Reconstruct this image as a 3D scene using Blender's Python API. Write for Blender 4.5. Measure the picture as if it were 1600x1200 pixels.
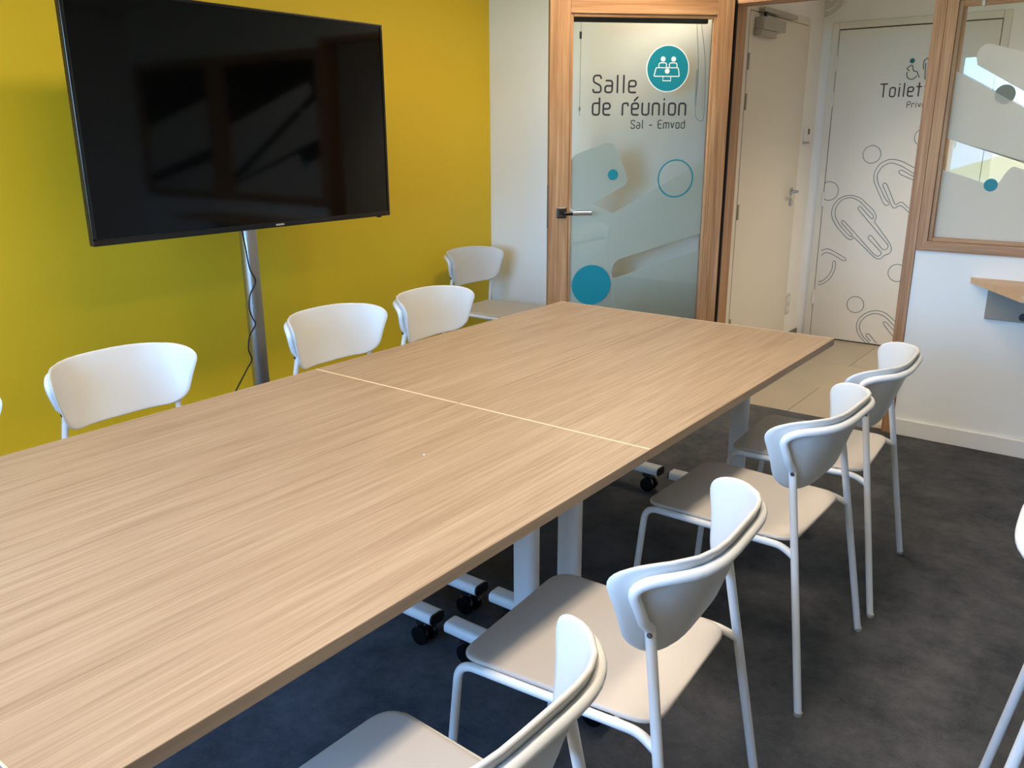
import bpy, bmesh, math, random
from mathutils import Vector, Matrix
random.seed(7)
for o in list(bpy.data.objects):
    bpy.data.objects.remove(o, do_unlink=True)
S = bpy.context.scene
COL = S.collection
PI = math.pi

# ------------------------------------------------------------------ camera
CAM_POS = Vector((2.0746, -3.0978, 1.4629))
YAW, PITCH, ROLL = -0.648943, 0.289358, -0.003606
F_PX = 1323.23
cd = bpy.data.cameras.new('camera'); cam = bpy.data.objects.new('camera', cd); COL.objects.link(cam)
fwd = Vector((math.sin(YAW) * math.cos(PITCH), math.cos(YAW) * math.cos(PITCH), -math.sin(PITCH)))
rgt = Vector((math.cos(YAW), -math.sin(YAW), 0)); upv = rgt.cross(fwd)
c_, s_ = math.cos(ROLL), math.sin(ROLL)
r2 = c_ * rgt + s_ * upv; u2 = -s_ * rgt + c_ * upv
M = Matrix((r2, u2, -fwd)).transposed().to_4x4(); M.translation = CAM_POS
cam.matrix_world = M
cd.sensor_width = 36; cd.lens = F_PX / 1600 * 36; cd.clip_start = 0.02; cd.clip_end = 300
S.camera = cam

# ------------------------------------------------------------------ view, world, lights
S.view_settings.view_transform = 'Standard'; S.view_settings.look = 'None'
S.view_settings.gamma = 1; S.view_settings.use_curve_mapping = False
S.view_settings.exposure = 0.0
SKY_STRENGTH = 27.0
PANEL_W = 10.5
HALL_W = 24.0
WARM = (1.0, 0.82, 0.60)
w = bpy.data.worlds.new('world'); S.world = w; w.use_nodes = True
nt = w.node_tree; nt.nodes.clear()
out = nt.nodes.new('ShaderNodeOutputWorld'); bg = nt.nodes.new('ShaderNodeBackground')
tc = nt.nodes.new('ShaderNodeTexCoord'); sx = nt.nodes.new('ShaderNodeSeparateXYZ'); rp = nt.nodes.new('ShaderNodeValToRGB')
nt.links.new(tc.outputs['Generated'], sx.inputs[0]); nt.links.new(sx.outputs['Z'], rp.inputs[0])
rp.color_ramp.elements[0].position = 0.0; rp.color_ramp.elements[0].color = (0.34, 0.64, 1.0, 1)
rp.color_ramp.elements[1].position = 0.6; rp.color_ramp.elements[1].color = (0.16, 0.42, 1.0, 1)
nt.links.new(rp.outputs[0], bg.inputs[0]); bg.inputs[1].default_value = SKY_STRENGTH
nt.links.new(bg.outputs[0], out.inputs[0])

# room measures (metres): x across the table, y along it, z up
XL, XR = -1.402, 3.70          # yellow wall, right wall
YN, YF = -4.60, 1.268          # wall with the outside windows, wall with the doorway
HC = 2.50
WIN_OUT = [(-.90, .02, 0.85, 2.24), (0.10, 1.80, 0.85, 2.24)]
for a, b, z0, z1 in WIN_OUT:   # light portals in the window openings: they only guide the sky's light
    l = bpy.data.lights.new('sky_portal', 'AREA'); l.shape = 'RECTANGLE'; l.size = b - a; l.size_y = z1 - z0
    l.cycles.is_portal = True
    o = bpy.data.objects.new('sky_portal', l); COL.objects.link(o)
    o.location = ((a + b) / 2, YN - 0.16, (z0 + z1) / 2); o.rotation_euler = (PI / 2, 0, 0)

# ------------------------------------------------------------------ materials
def lin(c):
    return tuple(((v / 255) / 12.92 if v / 255 <= 0.04045 else ((v / 255 + 0.055) / 1.055) ** 2.4) for v in c)
MATS = {}
def mat(name, rgb, rough=0.5, metal=0.0, spec=0.5, bump=None, var=None, coat=0.0):
    """rgb as sRGB 0..255; bump=(scale,strength); var=(scale,amount)"""
    m = bpy.data.materials.new(name); m.use_nodes = True; n = m.node_tree; p = n.nodes['Principled BSDF']
    c = lin(rgb)
    p.inputs['Base Color'].default_value = (*c, 1); p.inputs['Roughness'].default_value = rough
    p.inputs['Metallic'].default_value = metal; p.inputs['Specular IOR Level'].default_value = spec
    p.inputs['Coat Weight'].default_value = coat
    t = n.nodes.new('ShaderNodeTexCoord')
    if var:
        x = n.nodes.new('ShaderNodeTexNoise'); x.inputs['Scale'].default_value = var[0]; x.inputs['Detail'].default_value = 6
        n.links.new(t.outputs['Object'], x.inputs['Vector'])
        r = n.nodes.new('ShaderNodeValToRGB'); a = var[1]
        r.color_ramp.elements[0].position = 0.3; r.color_ramp.elements[1].position = 0.7
        r.color_ramp.elements[0].color = (*[v * (1 - a) for v in c], 1); r.color_ramp.elements[1].color = (*[min(1, v * (1 + a)) for v in c], 1)
        n.links.new(x.outputs[0], r.inputs[0]); n.links.new(r.outputs[0], p.inputs['Base Color'])
    if bump:
        x = n.nodes.new('ShaderNodeTexNoise'); x.inputs['Scale'].default_value = bump[0]; x.inputs['Detail'].default_value = 4
        b = n.nodes.new('ShaderNodeBump'); b.inputs['Strength'].default_value = bump[1]; b.inputs['Distance'].default_value = 0.002
        n.links.new(t.outputs['Object'], x.inputs['Vector']); n.links.new(x.outputs[0], b.inputs['Height'])
        n.links.new(b.outputs[0], p.inputs['Normal'])
    MATS[name] = m
    return m

def wood(name, cols, axis, fine=70, coarse=9, rough=0.45, along=1.2, amt=0.5, world=False):
    """grain stretched along an object axis; cols = dark, mid, light in sRGB"""
    m = bpy.data.materials.new(name); m.use_nodes = True; n = m.node_tree; p = n.nodes['Principled BSDF']
    p.inputs['Roughness'].default_value = rough
    t = n.nodes.new('ShaderNodeTexCoord')
    oi = n.nodes.new('ShaderNodeObjectInfo'); va = n.nodes.new('ShaderNodeVectorMath'); va.operation = 'ADD'
    sc = n.nodes.new('ShaderNodeVectorMath'); sc.operation = 'SCALE'; sc.inputs[0].default_value = (13.0, 7.0, 5.0)
    n.links.new(oi.outputs['Random'], sc.inputs['Scale']); n.links.new(t.outputs['Object'], va.inputs[0]); n.links.new(sc.outputs[0], va.inputs[1])
    if world:
        ge = n.nodes.new('ShaderNodeNewGeometry'); n.links.new(ge.outputs['Position'], va.inputs[0]); sc.inputs[0].default_value = (0, 0, 0)
    def noise(scale, stretch, detail):
        mp = n.nodes.new('ShaderNodeMapping'); v = [scale] * 3; v[axis] = stretch
        mp.inputs['Scale'].default_value = v
        n.links.new(va.outputs[0], mp.inputs['Vector'])
        x = n.nodes.new('ShaderNodeTexNoise'); x.inputs['Scale'].default_value = 1; x.inputs['Detail'].default_value = detail
        x.inputs['Roughness'].default_value = 0.6; x.inputs['Distortion'].default_value = 0.4
        n.links.new(mp.outputs[0], x.inputs['Vector']); return x
    a = noise(fine, along * 2.5, 3); b = noise(coarse, along, 4)
    mx = n.nodes.new('ShaderNodeMix'); mx.data_type = 'FLOAT'; mx.inputs[0].default_value = amt
    n.links.new(a.outputs[0], mx.inputs[2]); n.links.new(b.outputs[0], mx.inputs[3])
    r = n.nodes.new('ShaderNodeValToRGB'); e = r.color_ramp.elements
    e[0].position = 0.33; e[0].color = (*lin(cols[0]), 1); e[1].position = 0.66; e[1].color = (*lin(cols[2]), 1)
    k = e.new(0.5); k.color = (*lin(cols[1]), 1)
    n.links.new(mx.outputs[0], r.inputs[0]); n.links.new(r.outputs[0], p.inputs['Base Color'])
    bp = n.nodes.new('ShaderNodeBump'); bp.inputs['Strength'].default_value = 0.12; bp.inputs['Distance'].default_value = 0.0008
    n.links.new(a.outputs[0], bp.inputs['Height']); n.links.new(bp.outputs[0], p.inputs['Normal'])
    MATS[name] = m
    return m

def glass(name, tint=(0.96, 0.985, 0.98)):
    m = bpy.data.materials.new(name); m.use_nodes = True; n = m.node_tree; n.nodes.clear()
    o = n.nodes.new('ShaderNodeOutputMaterial'); tr = n.nodes.new('ShaderNodeBsdfTransparent'); gl = n.nodes.new('ShaderNodeBsdfGlossy')
    tr.inputs[0].default_value = (*tint, 1); gl.inputs['Roughness'].default_value = 0.01
    fr = n.nodes.new('ShaderNodeFresnel'); fr.inputs['IOR'].default_value = 1.5
    mx = n.nodes.new('ShaderNodeMixShader'); n.links.new(fr.outputs[0], mx.inputs[0]); n.links.new(tr.outputs[0], mx.inputs[1]); n.links.new(gl.outputs[0], mx.inputs[2])
    n.links.new(mx.outputs[0], o.inputs[0]); MATS[name] = m
    return m

def frosted(name, rgb, clear=0.12, trans=0.45, gloss=0.0):
    m = bpy.data.materials.new(name); m.use_nodes = True; n = m.node_tree; n.nodes.clear()
    o = n.nodes.new('ShaderNodeOutputMaterial'); d = n.nodes.new('ShaderNodeBsdfDiffuse'); t = n.nodes.new('ShaderNodeBsdfTranslucent'); tr = n.nodes.new('ShaderNodeBsdfTransparent')
    for x in (d, t): x.inputs[0].default_value = (*lin(rgb), 1)
    a = n.nodes.new('ShaderNodeMixShader'); a.inputs[0].default_value = trans
    b = n.nodes.new('ShaderNodeMixShader'); b.inputs[0].default_value = clear
    n.links.new(d.outputs[0], a.inputs[1]); n.links.new(t.outputs[0], a.inputs[2]); n.links.new(a.outputs[0], b.inputs[1]); n.links.new(tr.outputs[0], b.inputs[2])
    last = b
    if gloss:
        g = n.nodes.new('ShaderNodeBsdfGlossy'); g.inputs['Roughness'].default_value = 0.12
        f = n.nodes.new('ShaderNodeFresnel'); f.inputs['IOR'].default_value = 1.45
        k = n.nodes.new('ShaderNodeMixShader'); n.links.new(f.outputs[0], k.inputs[0]); n.links.new(last.outputs[0], k.inputs[1]); n.links.new(g.outputs[0], k.inputs[2]); last = k
    n.links.new(last.outputs[0], o.inputs[0]); MATS[name] = m
    return m

def emit(name, rgb, strength):
    m = bpy.data.materials.new(name); m.use_nodes = True; n = m.node_tree; n.nodes.clear()
    o = n.nodes.new('ShaderNodeOutputMaterial'); e = n.nodes.new('ShaderNodeEmission'); e.inputs[0].default_value = (*rgb, 1); e.inputs[1].default_value = strength
    n.links.new(e.outputs[0], o.inputs[0]); MATS[name] = m
    return m

def carpet():
    m = bpy.data.materials.new('carpet'); m.use_nodes = True; n = m.node_tree; p = n.nodes['Principled BSDF']
    p.inputs['Roughness'].default_value = 0.85; p.inputs['Specular IOR Level'].default_value = 0.25
    t = n.nodes.new('ShaderNodeTexCoord')
    def noise(s, d, r=0.6):
        x = n.nodes.new('ShaderNodeTexNoise'); x.inputs['Scale'].default_value = s; x.inputs['Detail'].default_value = d; x.inputs['Roughness'].default_value = r
        n.links.new(t.outputs['Object'], x.inputs['Vector']); return x
    a = noise(5.5, 12, 0.78); b = noise(420, 2)
    mx = n.nodes.new('ShaderNodeMix'); mx.data_type = 'FLOAT'; mx.inputs[0].default_value = 0.35
    n.links.new(a.outputs[0], mx.inputs[2]); n.links.new(b.outputs[0], mx.inputs[3])
    r = n.nodes.new('ShaderNodeValToRGB'); e = r.color_ramp.elements
    e[0].position = 0.36; e[0].color = (*lin((38, 43, 50)), 1); e[1].position = 0.64; e[1].color = (*lin((90, 91, 94)), 1)
    n.links.new(mx.outputs[0], r.inputs[0]); n.links.new(r.outputs[0], p.inputs['Base Color'])
    bp = n.nodes.new('ShaderNodeBump'); bp.inputs['Strength'].default_value = 0.4; bp.inputs['Distance'].default_value = 0.001
    n.links.new(b.outputs[0], bp.inputs['Height']); n.links.new(bp.outputs[0], p.inputs['Normal'])
    MATS['carpet'] = m

carpet()
mat('yellow_paint', (225, 190, 40), 0.55, bump=(180, 0.05), spec=0.3)
mat('white_paint', (240, 240, 238), 0.6, bump=(160, 0.04), spec=0.3)
mat('ceiling_white', (236, 235, 232), 0.8)
mat('white_lacquer', (232, 230, 226), 0.4)
mat('door_white', (222, 218, 208), 0.45)
mat('plastic', (205, 205, 204), 0.38)
mat('seat_plastic', (190, 183, 176), 0.42)
mat('steel_white', (222, 224, 226), 0.3)
mat('black_plastic', (22, 22, 24), 0.4)
mat('black_gloss', (9, 9, 10), 0.18)
mat('screen', (3, 3, 3), 0.06, spec=0.3)
mat('bezel_edge', (70, 68, 66), 0.2, metal=0.9)
mat('pole_steel', (178, 178, 180), 0.33, metal=1.0)
mat('chrome', (190, 190, 192), 0.25, metal=1.0)
mat('dark_chrome', (92, 92, 96), 0.3, metal=1.0)
mat('grey_metal', (172, 168, 158), 0.4, metal=0.3)
mat('print_dark', (38, 36, 46), 0.6)
mat('print_teal', (0, 132, 150), 0.5)
mat('print_green', (0, 112, 96), 0.5)
mat('print_white', (240, 248, 248), 0.5)
mat('print_grey_green', (70, 92, 90), 0.6)
mat('print_brown', (62, 52, 46), 0.6)
mat('grey_vinyl', (128, 134, 124), 0.6)
mat('tile', (158, 148, 130), 0.35, var=(5, 0.06), bump=(60, 0.05))
mat('grout', (136, 127, 112), 0.8)
mat('plinth', (128, 122, 112), 0.5)
mat('grey_wood', (150, 144, 134), 0.6, var=(12, 0.1))
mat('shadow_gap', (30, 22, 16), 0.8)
mat('grass', (158, 160, 84), 0.9, var=(2, 0.25))
mat('render_white', (235, 232, 226), 0.8)
mat('roof_slate', (88, 90, 96), 0.7)
mat('hedge', (70, 98, 48), 0.9, var=(6, 0.3))
mat('fence_wood', (190, 160, 110), 0.8, var=(4, 0.1))
wood('oak', ((136, 115, 94), (158, 136, 114), (171, 151, 129)), 1, fine=170, coarse=24, along=1.3, rough=0.42, amt=0.33, world=True)
mat('oak_end', (232, 208, 178), 0.4)
wood('oak_edge', ((132, 112, 90), (144, 123, 100), (154, 133, 109)), 1, fine=120, coarse=20, along=1.5, rough=0.5)
wood('oak_shelf', ((196, 158, 118), (210, 172, 130), (220, 186, 146)), 0, fine=110, coarse=16, along=1.1, rough=0.45)
PINE = ((138, 94, 60), (174, 130, 90), (200, 160, 120))
wood('pine_z', PINE, 2, fine=90, coarse=22, along=0.9, rough=0.5)
wood('pine_x', PINE, 0, fine=90, coarse=22, along=0.9, rough=0.5)
glass('glass'); glass('outside_glass', (0.97, 0.99, 0.99))
frosted('film', (240, 240, 234), 0.10, 0.45)
frosted('film_door', (247, 246, 230), 0.14, 0.15, gloss=1)
frosted('film_light', (214, 222, 220), 0.5, 0.4, gloss=1)
emit('panel_glow', WARM, 6.0)

# ------------------------------------------------------------------ mesh builder
class MB:
    def __init__(self): self.v = []; self.f = []; self.hard = False
    def add(self, vs, fs):
        b = len(self.v); self.v += [tuple(p) for p in vs]; self.f += [tuple(i + b for i in f) for f in fs]; return self
    def box(self, x0, y0, z0, x1, y1, z1):
        vs = [(x, y, z) for z in (z0, z1) for y in (y0, y1) for x in (x0, x1)]
        return self.add(vs, [(0, 2, 3, 1), (4, 5, 7, 6), (0, 1, 5, 4), (2, 6, 7, 3), (0, 4, 6, 2), (1, 3, 7, 5)])
    def bbox(self, x0, y0, z0, x1, y1, z1, bev=0.002, seg=2):
        bm = bmesh.new(); bmesh.ops.create_cube(bm, size=1)
        for v in bm.verts:
            v.co = Vector(((x0 + x1) / 2 + v.co.x * (x1 - x0), (y0 + y1) / 2 + v.co.y * (y1 - y0), (z0 + z1) / 2 + v.co.z * (z1 - z0)))
        bmesh.ops.bevel(bm, geom=list(bm.edges), offset=bev, segments=seg, profile=0.5, affect='EDGES')
        bm.verts.index_update(); self.hard = True
        self.add([v.co[:] for v in bm.verts], [[v.index for v in f.verts] for f in bm.faces]); bm.free(); return self
    def prism(self, poly, y0, y1, axes='xzy'):
        """extrude a 2-D polygon; axes names where (a, b, depth) go"""
        ix = ['xyz'.index(c) for c in axes]
        def P(a, b, d):
            p = [0, 0, 0]; p[ix[0]] = a; p[ix[1]] = b; p[ix[2]] = d; return p
        n = len(poly)
        vs = [P(a, b, y0) for a, b in poly] + [P(a, b, y1) for a, b in poly]
        fs = [tuple(range(n))[::-1], tuple(range(n, 2 * n))] + [(i, (i + 1) % n, n + (i + 1) % n, n + i) for i in range(n)]
        return self.add(vs, fs)
    def tube(self, path, r, seg=12, cap=True, closed=False, rr=None):
        path = [Vector(p) for p in path]; n = len(path)
        T = []
        for i in range(n):
            a = path[(i - 1) % n] if (i > 0 or closed) else path[i]; b = path[(i + 1) % n] if (i < n - 1 or closed) else path[i]
            T.append((b - a).normalized())
        up = Vector((0, 0, 1)) if abs(T[0].z) < 0.9 else Vector((1, 0, 0))
        N = (up - T[0] * up.dot(T[0])).normalized(); b0 = len(self.v)
        for i in range(n):
            N = (N - T[i] * N.dot(T[i])).normalized(); B = T[i].cross(N)
            ri = rr[i] if rr else r
            for k in range(seg):
                a = 2 * PI * k / seg; self.v.append(tuple(path[i] + ri * (math.cos(a) * N + math.sin(a) * B)))
        for i in range(n - 1 if not closed else n):
            for k in range(seg):
                j = (i + 1) % n
                self.f.append((b0 + i * seg + k, b0 + i * seg + (k + 1) % seg, b0 + j * seg + (k + 1) % seg, b0 + j * seg + k))
        if cap and not closed:
            self.f.append(tuple(b0 + k for k in range(seg))[::-1]); self.f.append(tuple(b0 + (n - 1) * seg + k for k in range(seg)))
        return self
    def lathe(self, prof, axis='z', c=(0, 0, 0), seg=24):
        """prof = (radius, height) pairs turned about an axis through c"""
        b0 = len(self.v); n = len(prof)
        for r, h in prof:
            for k in range(seg):
                a = 2 * PI * k / seg; x, y = r * math.cos(a), r * math.sin(a)
                p = {'z': (x, y, h), 'y': (y, h, x), 'x': (h, x, y)}[axis]
                self.v.append((p[0] + c[0], p[1] + c[1], p[2] + c[2]))
        for i in range(n - 1):
            for k in range(seg):
                self.f.append((b0 + i * seg + k, b0 + i * seg + (k + 1) % seg, b0 + (i + 1) * seg + (k + 1) % seg, b0 + (i + 1) * seg + k))
        self.f.append(tuple(b0 + k for k in range(seg))[::-1]); self.f.append(tuple(b0 + (n - 1) * seg + k for k in range(seg)))
        return self
    def build(self, name, material, parent=None, smooth=35, recalc=True):
        me = bpy.data.meshes.new(name); me.from_pydata(self.v, [], self.f); me.update()
        if recalc:
            bm = bmesh.new(); bm.from_mesh(me); bmesh.ops.recalc_face_normals(bm, faces=bm.faces); bm.to_mesh(me); bm.free()
        me.materials.append(MATS[material])
        if self.hard: smooth = 12
        if smooth:
            me.shade_smooth(); me.set_sharp_from_angle(angle=math.radians(smooth))
        o = bpy.data.objects.new(name, me); COL.objects.link(o)
        if parent: o.parent = parent
        return o
def empty(name, loc=(0, 0, 0), rz=0.0):
    o = bpy.data.objects.new(name, None); COL.objects.link(o); o.location = loc; o.rotation_euler = (0, 0, rz); o.empty_display_size = 0.05
    return o
def tag(o, label, cat, group=None):
    o['label'] = label; o['category'] = cat
    if group: o['group'] = group
    return o
def struct(o, label=None):
    o['kind'] = 'structure'
    if label: o['label'] = label
    return o
def copy_tree(o, parent=None):
    c = o.copy(); COL.objects.link(c); c.parent = parent
    for ch in list(o.children): copy_tree(ch, c)
    return c

def rnd_path(P, r, n=6, closed=False):
    """round the corners of a polyline (any dimension)"""
    P = [Vector(p) for p in P]; out = []; m = len(P)
    for i in range(m):
        if not closed and i in (0, m - 1): out.append(P[i]); continue
        a, b, c = P[(i - 1) % m], P[i], P[(i + 1) % m]
        u, v = a - b, c - b; rr = min(r, u.length * 0.48, v.length * 0.48); u.normalize(); v.normalize()
        for k in range(n + 1):
            t = k / n; out.append((1 - t) ** 2 * (b + u * rr) + 2 * t * (1 - t) * b + t * t * (b + v * rr))
    return out
def smooth_path(P, n=6):
    """Catmull-Rom through 2-D or 3-D points"""
    P = [Vector(p) for p in P]; out = []
    for i in range(len(P) - 1):
        p0 = P[max(i - 1, 0)]; p1 = P[i]; p2 = P[i + 1]; p3 = P[min(i + 2, len(P) - 1)]
        for k in range(n):
            t = k / n
            out.append(0.5 * ((2 * p1) + (p2 - p0) * t + (2 * p0 - 5 * p1 + 4 * p2 - p3) * t * t + (3 * p1 - p0 - 3 * p2 + p3) * t ** 3))
    out.append(P[-1]); return out
def ribbon(mb, P, wd, to3, caps=True):
    """flat pen stroke of width wd along 2-D points; to3 places them on the surface"""
    P = [Vector(p) for p in P]; Q = [P[0]]
    for p in P[1:]:
        if (p - Q[-1]).length > 1e-6: Q.append(p)
    P = Q; n = len(P); b = len(mb.v); closed = (P[0] - P[-1]).length < 1e-5
    for i in range(n):
        a = P[i - 1] if i > 0 else (P[-2] if closed else P[0]); c = P[i + 1] if i < n - 1 else (P[1] if closed else P[-1])
        d = (c - a).normalized(); nn = Vector((-d.y, d.x)) * wd / 2
        mb.v.append(to3(*(P[i] + nn))); mb.v.append(to3(*(P[i] - nn)))
    for i in range(n - 1): mb.f.append((b + 2 * i, b + 2 * i + 1, b + 2 * i + 3, b + 2 * i + 2))
    if caps and not closed:
        for p in (P[0], P[-1]): disc(mb, p, wd / 2, to3, 10)
def disc(mb, c, r, to3, n=40, r2=None):
    b = len(mb.v); r2 = r2 or r
    for k in range(n): mb.v.append(to3(c[0] + r * math.cos(2 * PI * k / n), c[1] + r2 * math.sin(2 * PI * k / n)))
    mb.f.append(tuple(range(b, b + n)))
def ring(mb, c, r, wd, to3, n=48):
    ribbon(mb, [(c[0] + r * math.cos(2 * PI * k / n), c[1] + r * math.sin(2 * PI * k / n)) for k in range(n)] + [(c[0] + r, c[1])], wd, to3)

# pen-stroke alphabet: square-shouldered drawing-office letters, cap height 1
G = {
 'S': ([[(.46, .84), (.42, 1), (.04, 1), (0, .62), (.46, .40), (.46, 0), (.04, 0), (0, .15)]], .46),
 'a': ([[(.06, .7), (.42, .7), (.42, 0), (0, 0), (0, .39), (.42, .39)]], .42),
 'l': ([[(.06, 1), (.06, 0)]], .12),
 'e': ([[(0, .36), (.42, .36), (.42, .7), (0, .7), (0, 0), (.4, 0)]], .42),
 'd': ([[(.42, 1), (.42, 0), (0, 0), (0, .7), (.42, .7)]], .42),
 'r': ([[(0, 0), (0, .7), (.34, .7), (.34, .56)]], .34),
 'u': ([[(0, .7), (0, 0), (.42, 0), (.42, .7)]], .42),
 'n': ([[(0, 0), (0, .7), (.42, .7), (.42, 0)]], .42),
 'i': ([[(.06, 0), (.06, .7)], [(.06, .93), (.06, .95)]], .12),
 'o': ([[(0, .35), (0, .7), (.42, .7), (.42, 0), (0, 0), (0, .35)]], .42),
 'E': ([[(.44, 1), (0, 1), (0, 0), (.44, 0)], [(0, .52), (.38, .52)]], .44),
 'm': ([[(0, 0), (0, .7), (.66, .7), (.66, 0)], [(.33, .7), (.33, 0)]], .66),
 'v': ([[(0, .7), (.2, 0), (.4, .7)]], .40),
 '-': ([[(0, .4), (.32, .4)]], .32),
 'T': ([[(0, 1), (.52, 1)], [(.26, 1), (.26, 0)]], .52),
 't': ([[(.17, 1), (.17, 0)], [(0, .72), (.34, .72)]], .34),
 's': ([[(.36, .7), (0, .7), (0, .38), (.38, .36), (.38, 0), (0, 0)]], .38),
 'P': ([[(0, 0), (0, 1), (.46, 1), (.46, .46), (0, .46)]], .46),
 'z': ([[(0, .7), (.4, .7), (0, 0), (.4, 0)]], .40),
 ' ': ([], .3),
}
ACC = {'é': ('e', [(.16, .86), (.36, 1.06)]), 'ù': ('u', [(.08, 1.04), (.26, .86)])}
def text(mb, s, x0, z0, h, pen, to3, gap=.25, slant=0.0, width=None):
    tot = sum(G[ACC[c][0] if c in ACC else c][1] + gap for c in s) - gap
    kx = (width / (tot * h)) if width else 1.0
    x = 0.0
    for ch in s:
        base, acc = ACC.get(ch, (ch, None)); st, wd = G[base]
        for pl in list(st) + ([acc] if acc else []):
            q = [(x0 + kx * (x + px + slant * pz) * h, z0 + pz * h) for px, pz in pl]
            ribbon(mb, rnd_path(q, .17 * h), pen, to3)
        x += wd + gap

# ------------------------------------------------------------------ the setting: room shell
b = MB(); b.box(XL - .1, YN - .2, -.1, XR + .1, 1.30, 0); struct(b.build('floor', 'carpet'), 'dark slate mottled carpet floor')
b = MB(); b.box(XL - .1, YN - .2, HC, XR + .1, YF + .132, HC + .1); struct(b.build('ceiling', 'ceiling_white'))
b = MB(); b.box(XL - .1, YN - .2, 0, XL, YF + .132, HC); struct(b.build('wall_left', 'yellow_paint'), 'mustard yellow painted wall')
b = MB(); b.box(XR, YN - .2, 0, XR + .1, YF, HC); struct(b.build('wall_right', 'white_paint'))
b = MB()
xs = [XL] + [v for a, c, _, _ in WIN_OUT for v in (a, c)] + [XR]
b.box(XL, YN - .2, 0, XR, YN, .85); b.box(XL, YN - .2, 2.24, XR, YN, HC)
for i in range(0, len(xs), 2): b.box(xs[i], YN - .2, .85, xs[i + 1], YN, 2.24)
struct(b.build('wall_near', 'white_paint'))
for i, (x0, x1, z0, z1) in enumerate(WIN_OUT):
    w_ = MB()
    for q in ((x0, z0, x0 + .05, z1), (x1 - .05, z0, x1, z1), (x0 + .05, z0, x1 - .05, z0 + .05), (x0 + .05, z1 - .05, x1 - .05, z1), ((x0 + x1) / 2 - .025, z0 + .05, (x0 + x1) / 2 + .025, z1 - .05)):
        w_.box(q[0], YN - .12, q[1], q[2], YN - .06, q[3])
    fr = struct(w_.build('window_%d' % (3 + i), 'white_lacquer'), 'white framed outside window with two panes')
    for k in range(2):
        c0 = x0 + .05 if k == 0 else (x0 + x1) / 2 + .025; c1 = (x0 + x1) / 2 - .025 if k == 0 else x1 - .05
        MB().box(c0, YN - .093, z0 + .05, c1, YN - .087, z1 - .05).build('pane', 'outside_glass', fr, 0)

# wall with the doorway and the inner windows (0.132 thick)
YB = YF + .132
DX0, DX1 = .189, 1.117      # clear opening
b = MB()
b.box(XL, YF, 0, DX0 - .04, YB, HC)
b.box(DX0 - .04, YF, 2.115, 1.168, YB, HC)
b.box(1.168, YF, 0, XR, YB, .92); b.box(1.168, YF, 2.05, XR, YB, HC)
b.box(3.66, YF, .92, XR, YB, 2.05)
struct(b.build('wall_far', 'white_paint'), 'white painted wall around the doorway and the inner windows')
b = MB(); b.bbox(1.172, YF - .013, 0, XR, YF, .083, .003); struct(b.build('baseboard_far', 'white_lacquer'))
b = MB(); b.bbox(XL, YF - .013, 0, DX0 - .09, YF, .083, .003); struct(b.build('baseboard_far_corner', 'white_lacquer'))
b = MB(); b.bbox(XL, YN, 0, XL + .013, YF - .013, .083, .003); struct(b.build('baseboard_left', 'white_lacquer'))
# door frame
tr = struct(empty('trim_1', (DX0, YF, 0)), 'pine door frame around the open doorway')
def at(root, x0, y0, z0, x1, y1, z1, name, m, bev=.002):
    L = root.location
    return MB().bbox(x0 - L.x, y0 - L.y, z0 - L.z, x1 - L.x, y1 - L.y, z1 - L.z, bev).build(name, m, root)
at(tr, DX0 - .04, YF + .002, 0, DX0, YB + .004, 2.115, 'jamb', 'pine_z')
at(tr, DX1, YF - .008, 0, DX1 + .0495, YB + .004, 2.115, 'jamb', 'pine_z')
at(tr, DX0 - .014, YF - .002, .003, DX0 + .003, YF + .014, 2.1, 'gap_shade', 'shadow_gap', .001)  # dark strip painting in the shade of the gap between leaf and jamb
at(tr, DX0, YF + .002, 2.075, DX1, YB + .004, 2.115, 'lintel', 'pine_x')

# ------------------------------------------------------------------ inner windows beside the doorway
def inner_window(idx, x0, x1, label):
    r = struct(empty('window_%d' % idx, (x0, YF, .92)), label)
    z0, z1 = .92, 2.05; fw = .045
    # mitred frame: four bars with 45 degree ends
    def bar(p, name, m):
        MB().prism([(a - x0, c - z0) for a, c in p], -.008, .10, 'xzy').build(name, m, r, 20)
    bar([(x0, z0), (x0 + fw, z0 + fw), (x0 + fw, z1 - fw), (x0, z1)], 'frame_bar', 'pine_z')
    bar([(x1, z0), (x1, z1), (x1 - fw, z1 - fw), (x1 - fw, z0 + fw)], 'frame_bar', 'pine_z')
    bar([(x0, z0), (x1, z0), (x1 - fw, z0 + fw), (x0 + fw, z0 + fw)], 'frame_bar', 'pine_x')
    bar([(x0, z1), (x0 + fw, z1 - fw), (x1 - fw, z1 - fw), (x1, z1)], 'frame_bar', 'pine_x')
    bd = .018; i0, i1, k0, k1 = x0 + fw, x1 - fw, z0 + fw, z1 - fw
    for q, m in (((i0, k0, i0 + bd, k1), 'pine_z'), ((i1 - bd, k0, i1, k1), 'pine_z'), ((i0 + bd, k0, i1 - bd, k0 + bd), 'pine_x'), ((i0 + bd, k1 - bd, i1 - bd, k1), 'pine_x')):
        MB().bbox(q[0] - x0, .002, q[1] - z0, q[2] - x0, .10, q[3] - z0, .003).build('glazing_bead', m, r)
    MB().box(i0 + bd - x0, .031, k0 + bd - z0, i1 - bd - x0, .037, k1 - bd - z0).build('pane', 'glass', r, 0)
    MB().tube([(i0 + bd - x0 + .003, -.004, k1 - .022 - z0), (i1 - bd - x0 - .003, -.004, k1 - .022 - z0)], .006, 10).build('blind_rail', 'pine_x', r)
    MB().bbox(i0 + .09 - x0, -.012, k1 - .034 - z0, i0 + .105 - x0, .004, k1 - .01 - z0, .002).build('rail_clip', 'grey_metal', r)
    return r, (i0 + bd, i1 - bd, k0 + bd, k1 - bd)
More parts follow.
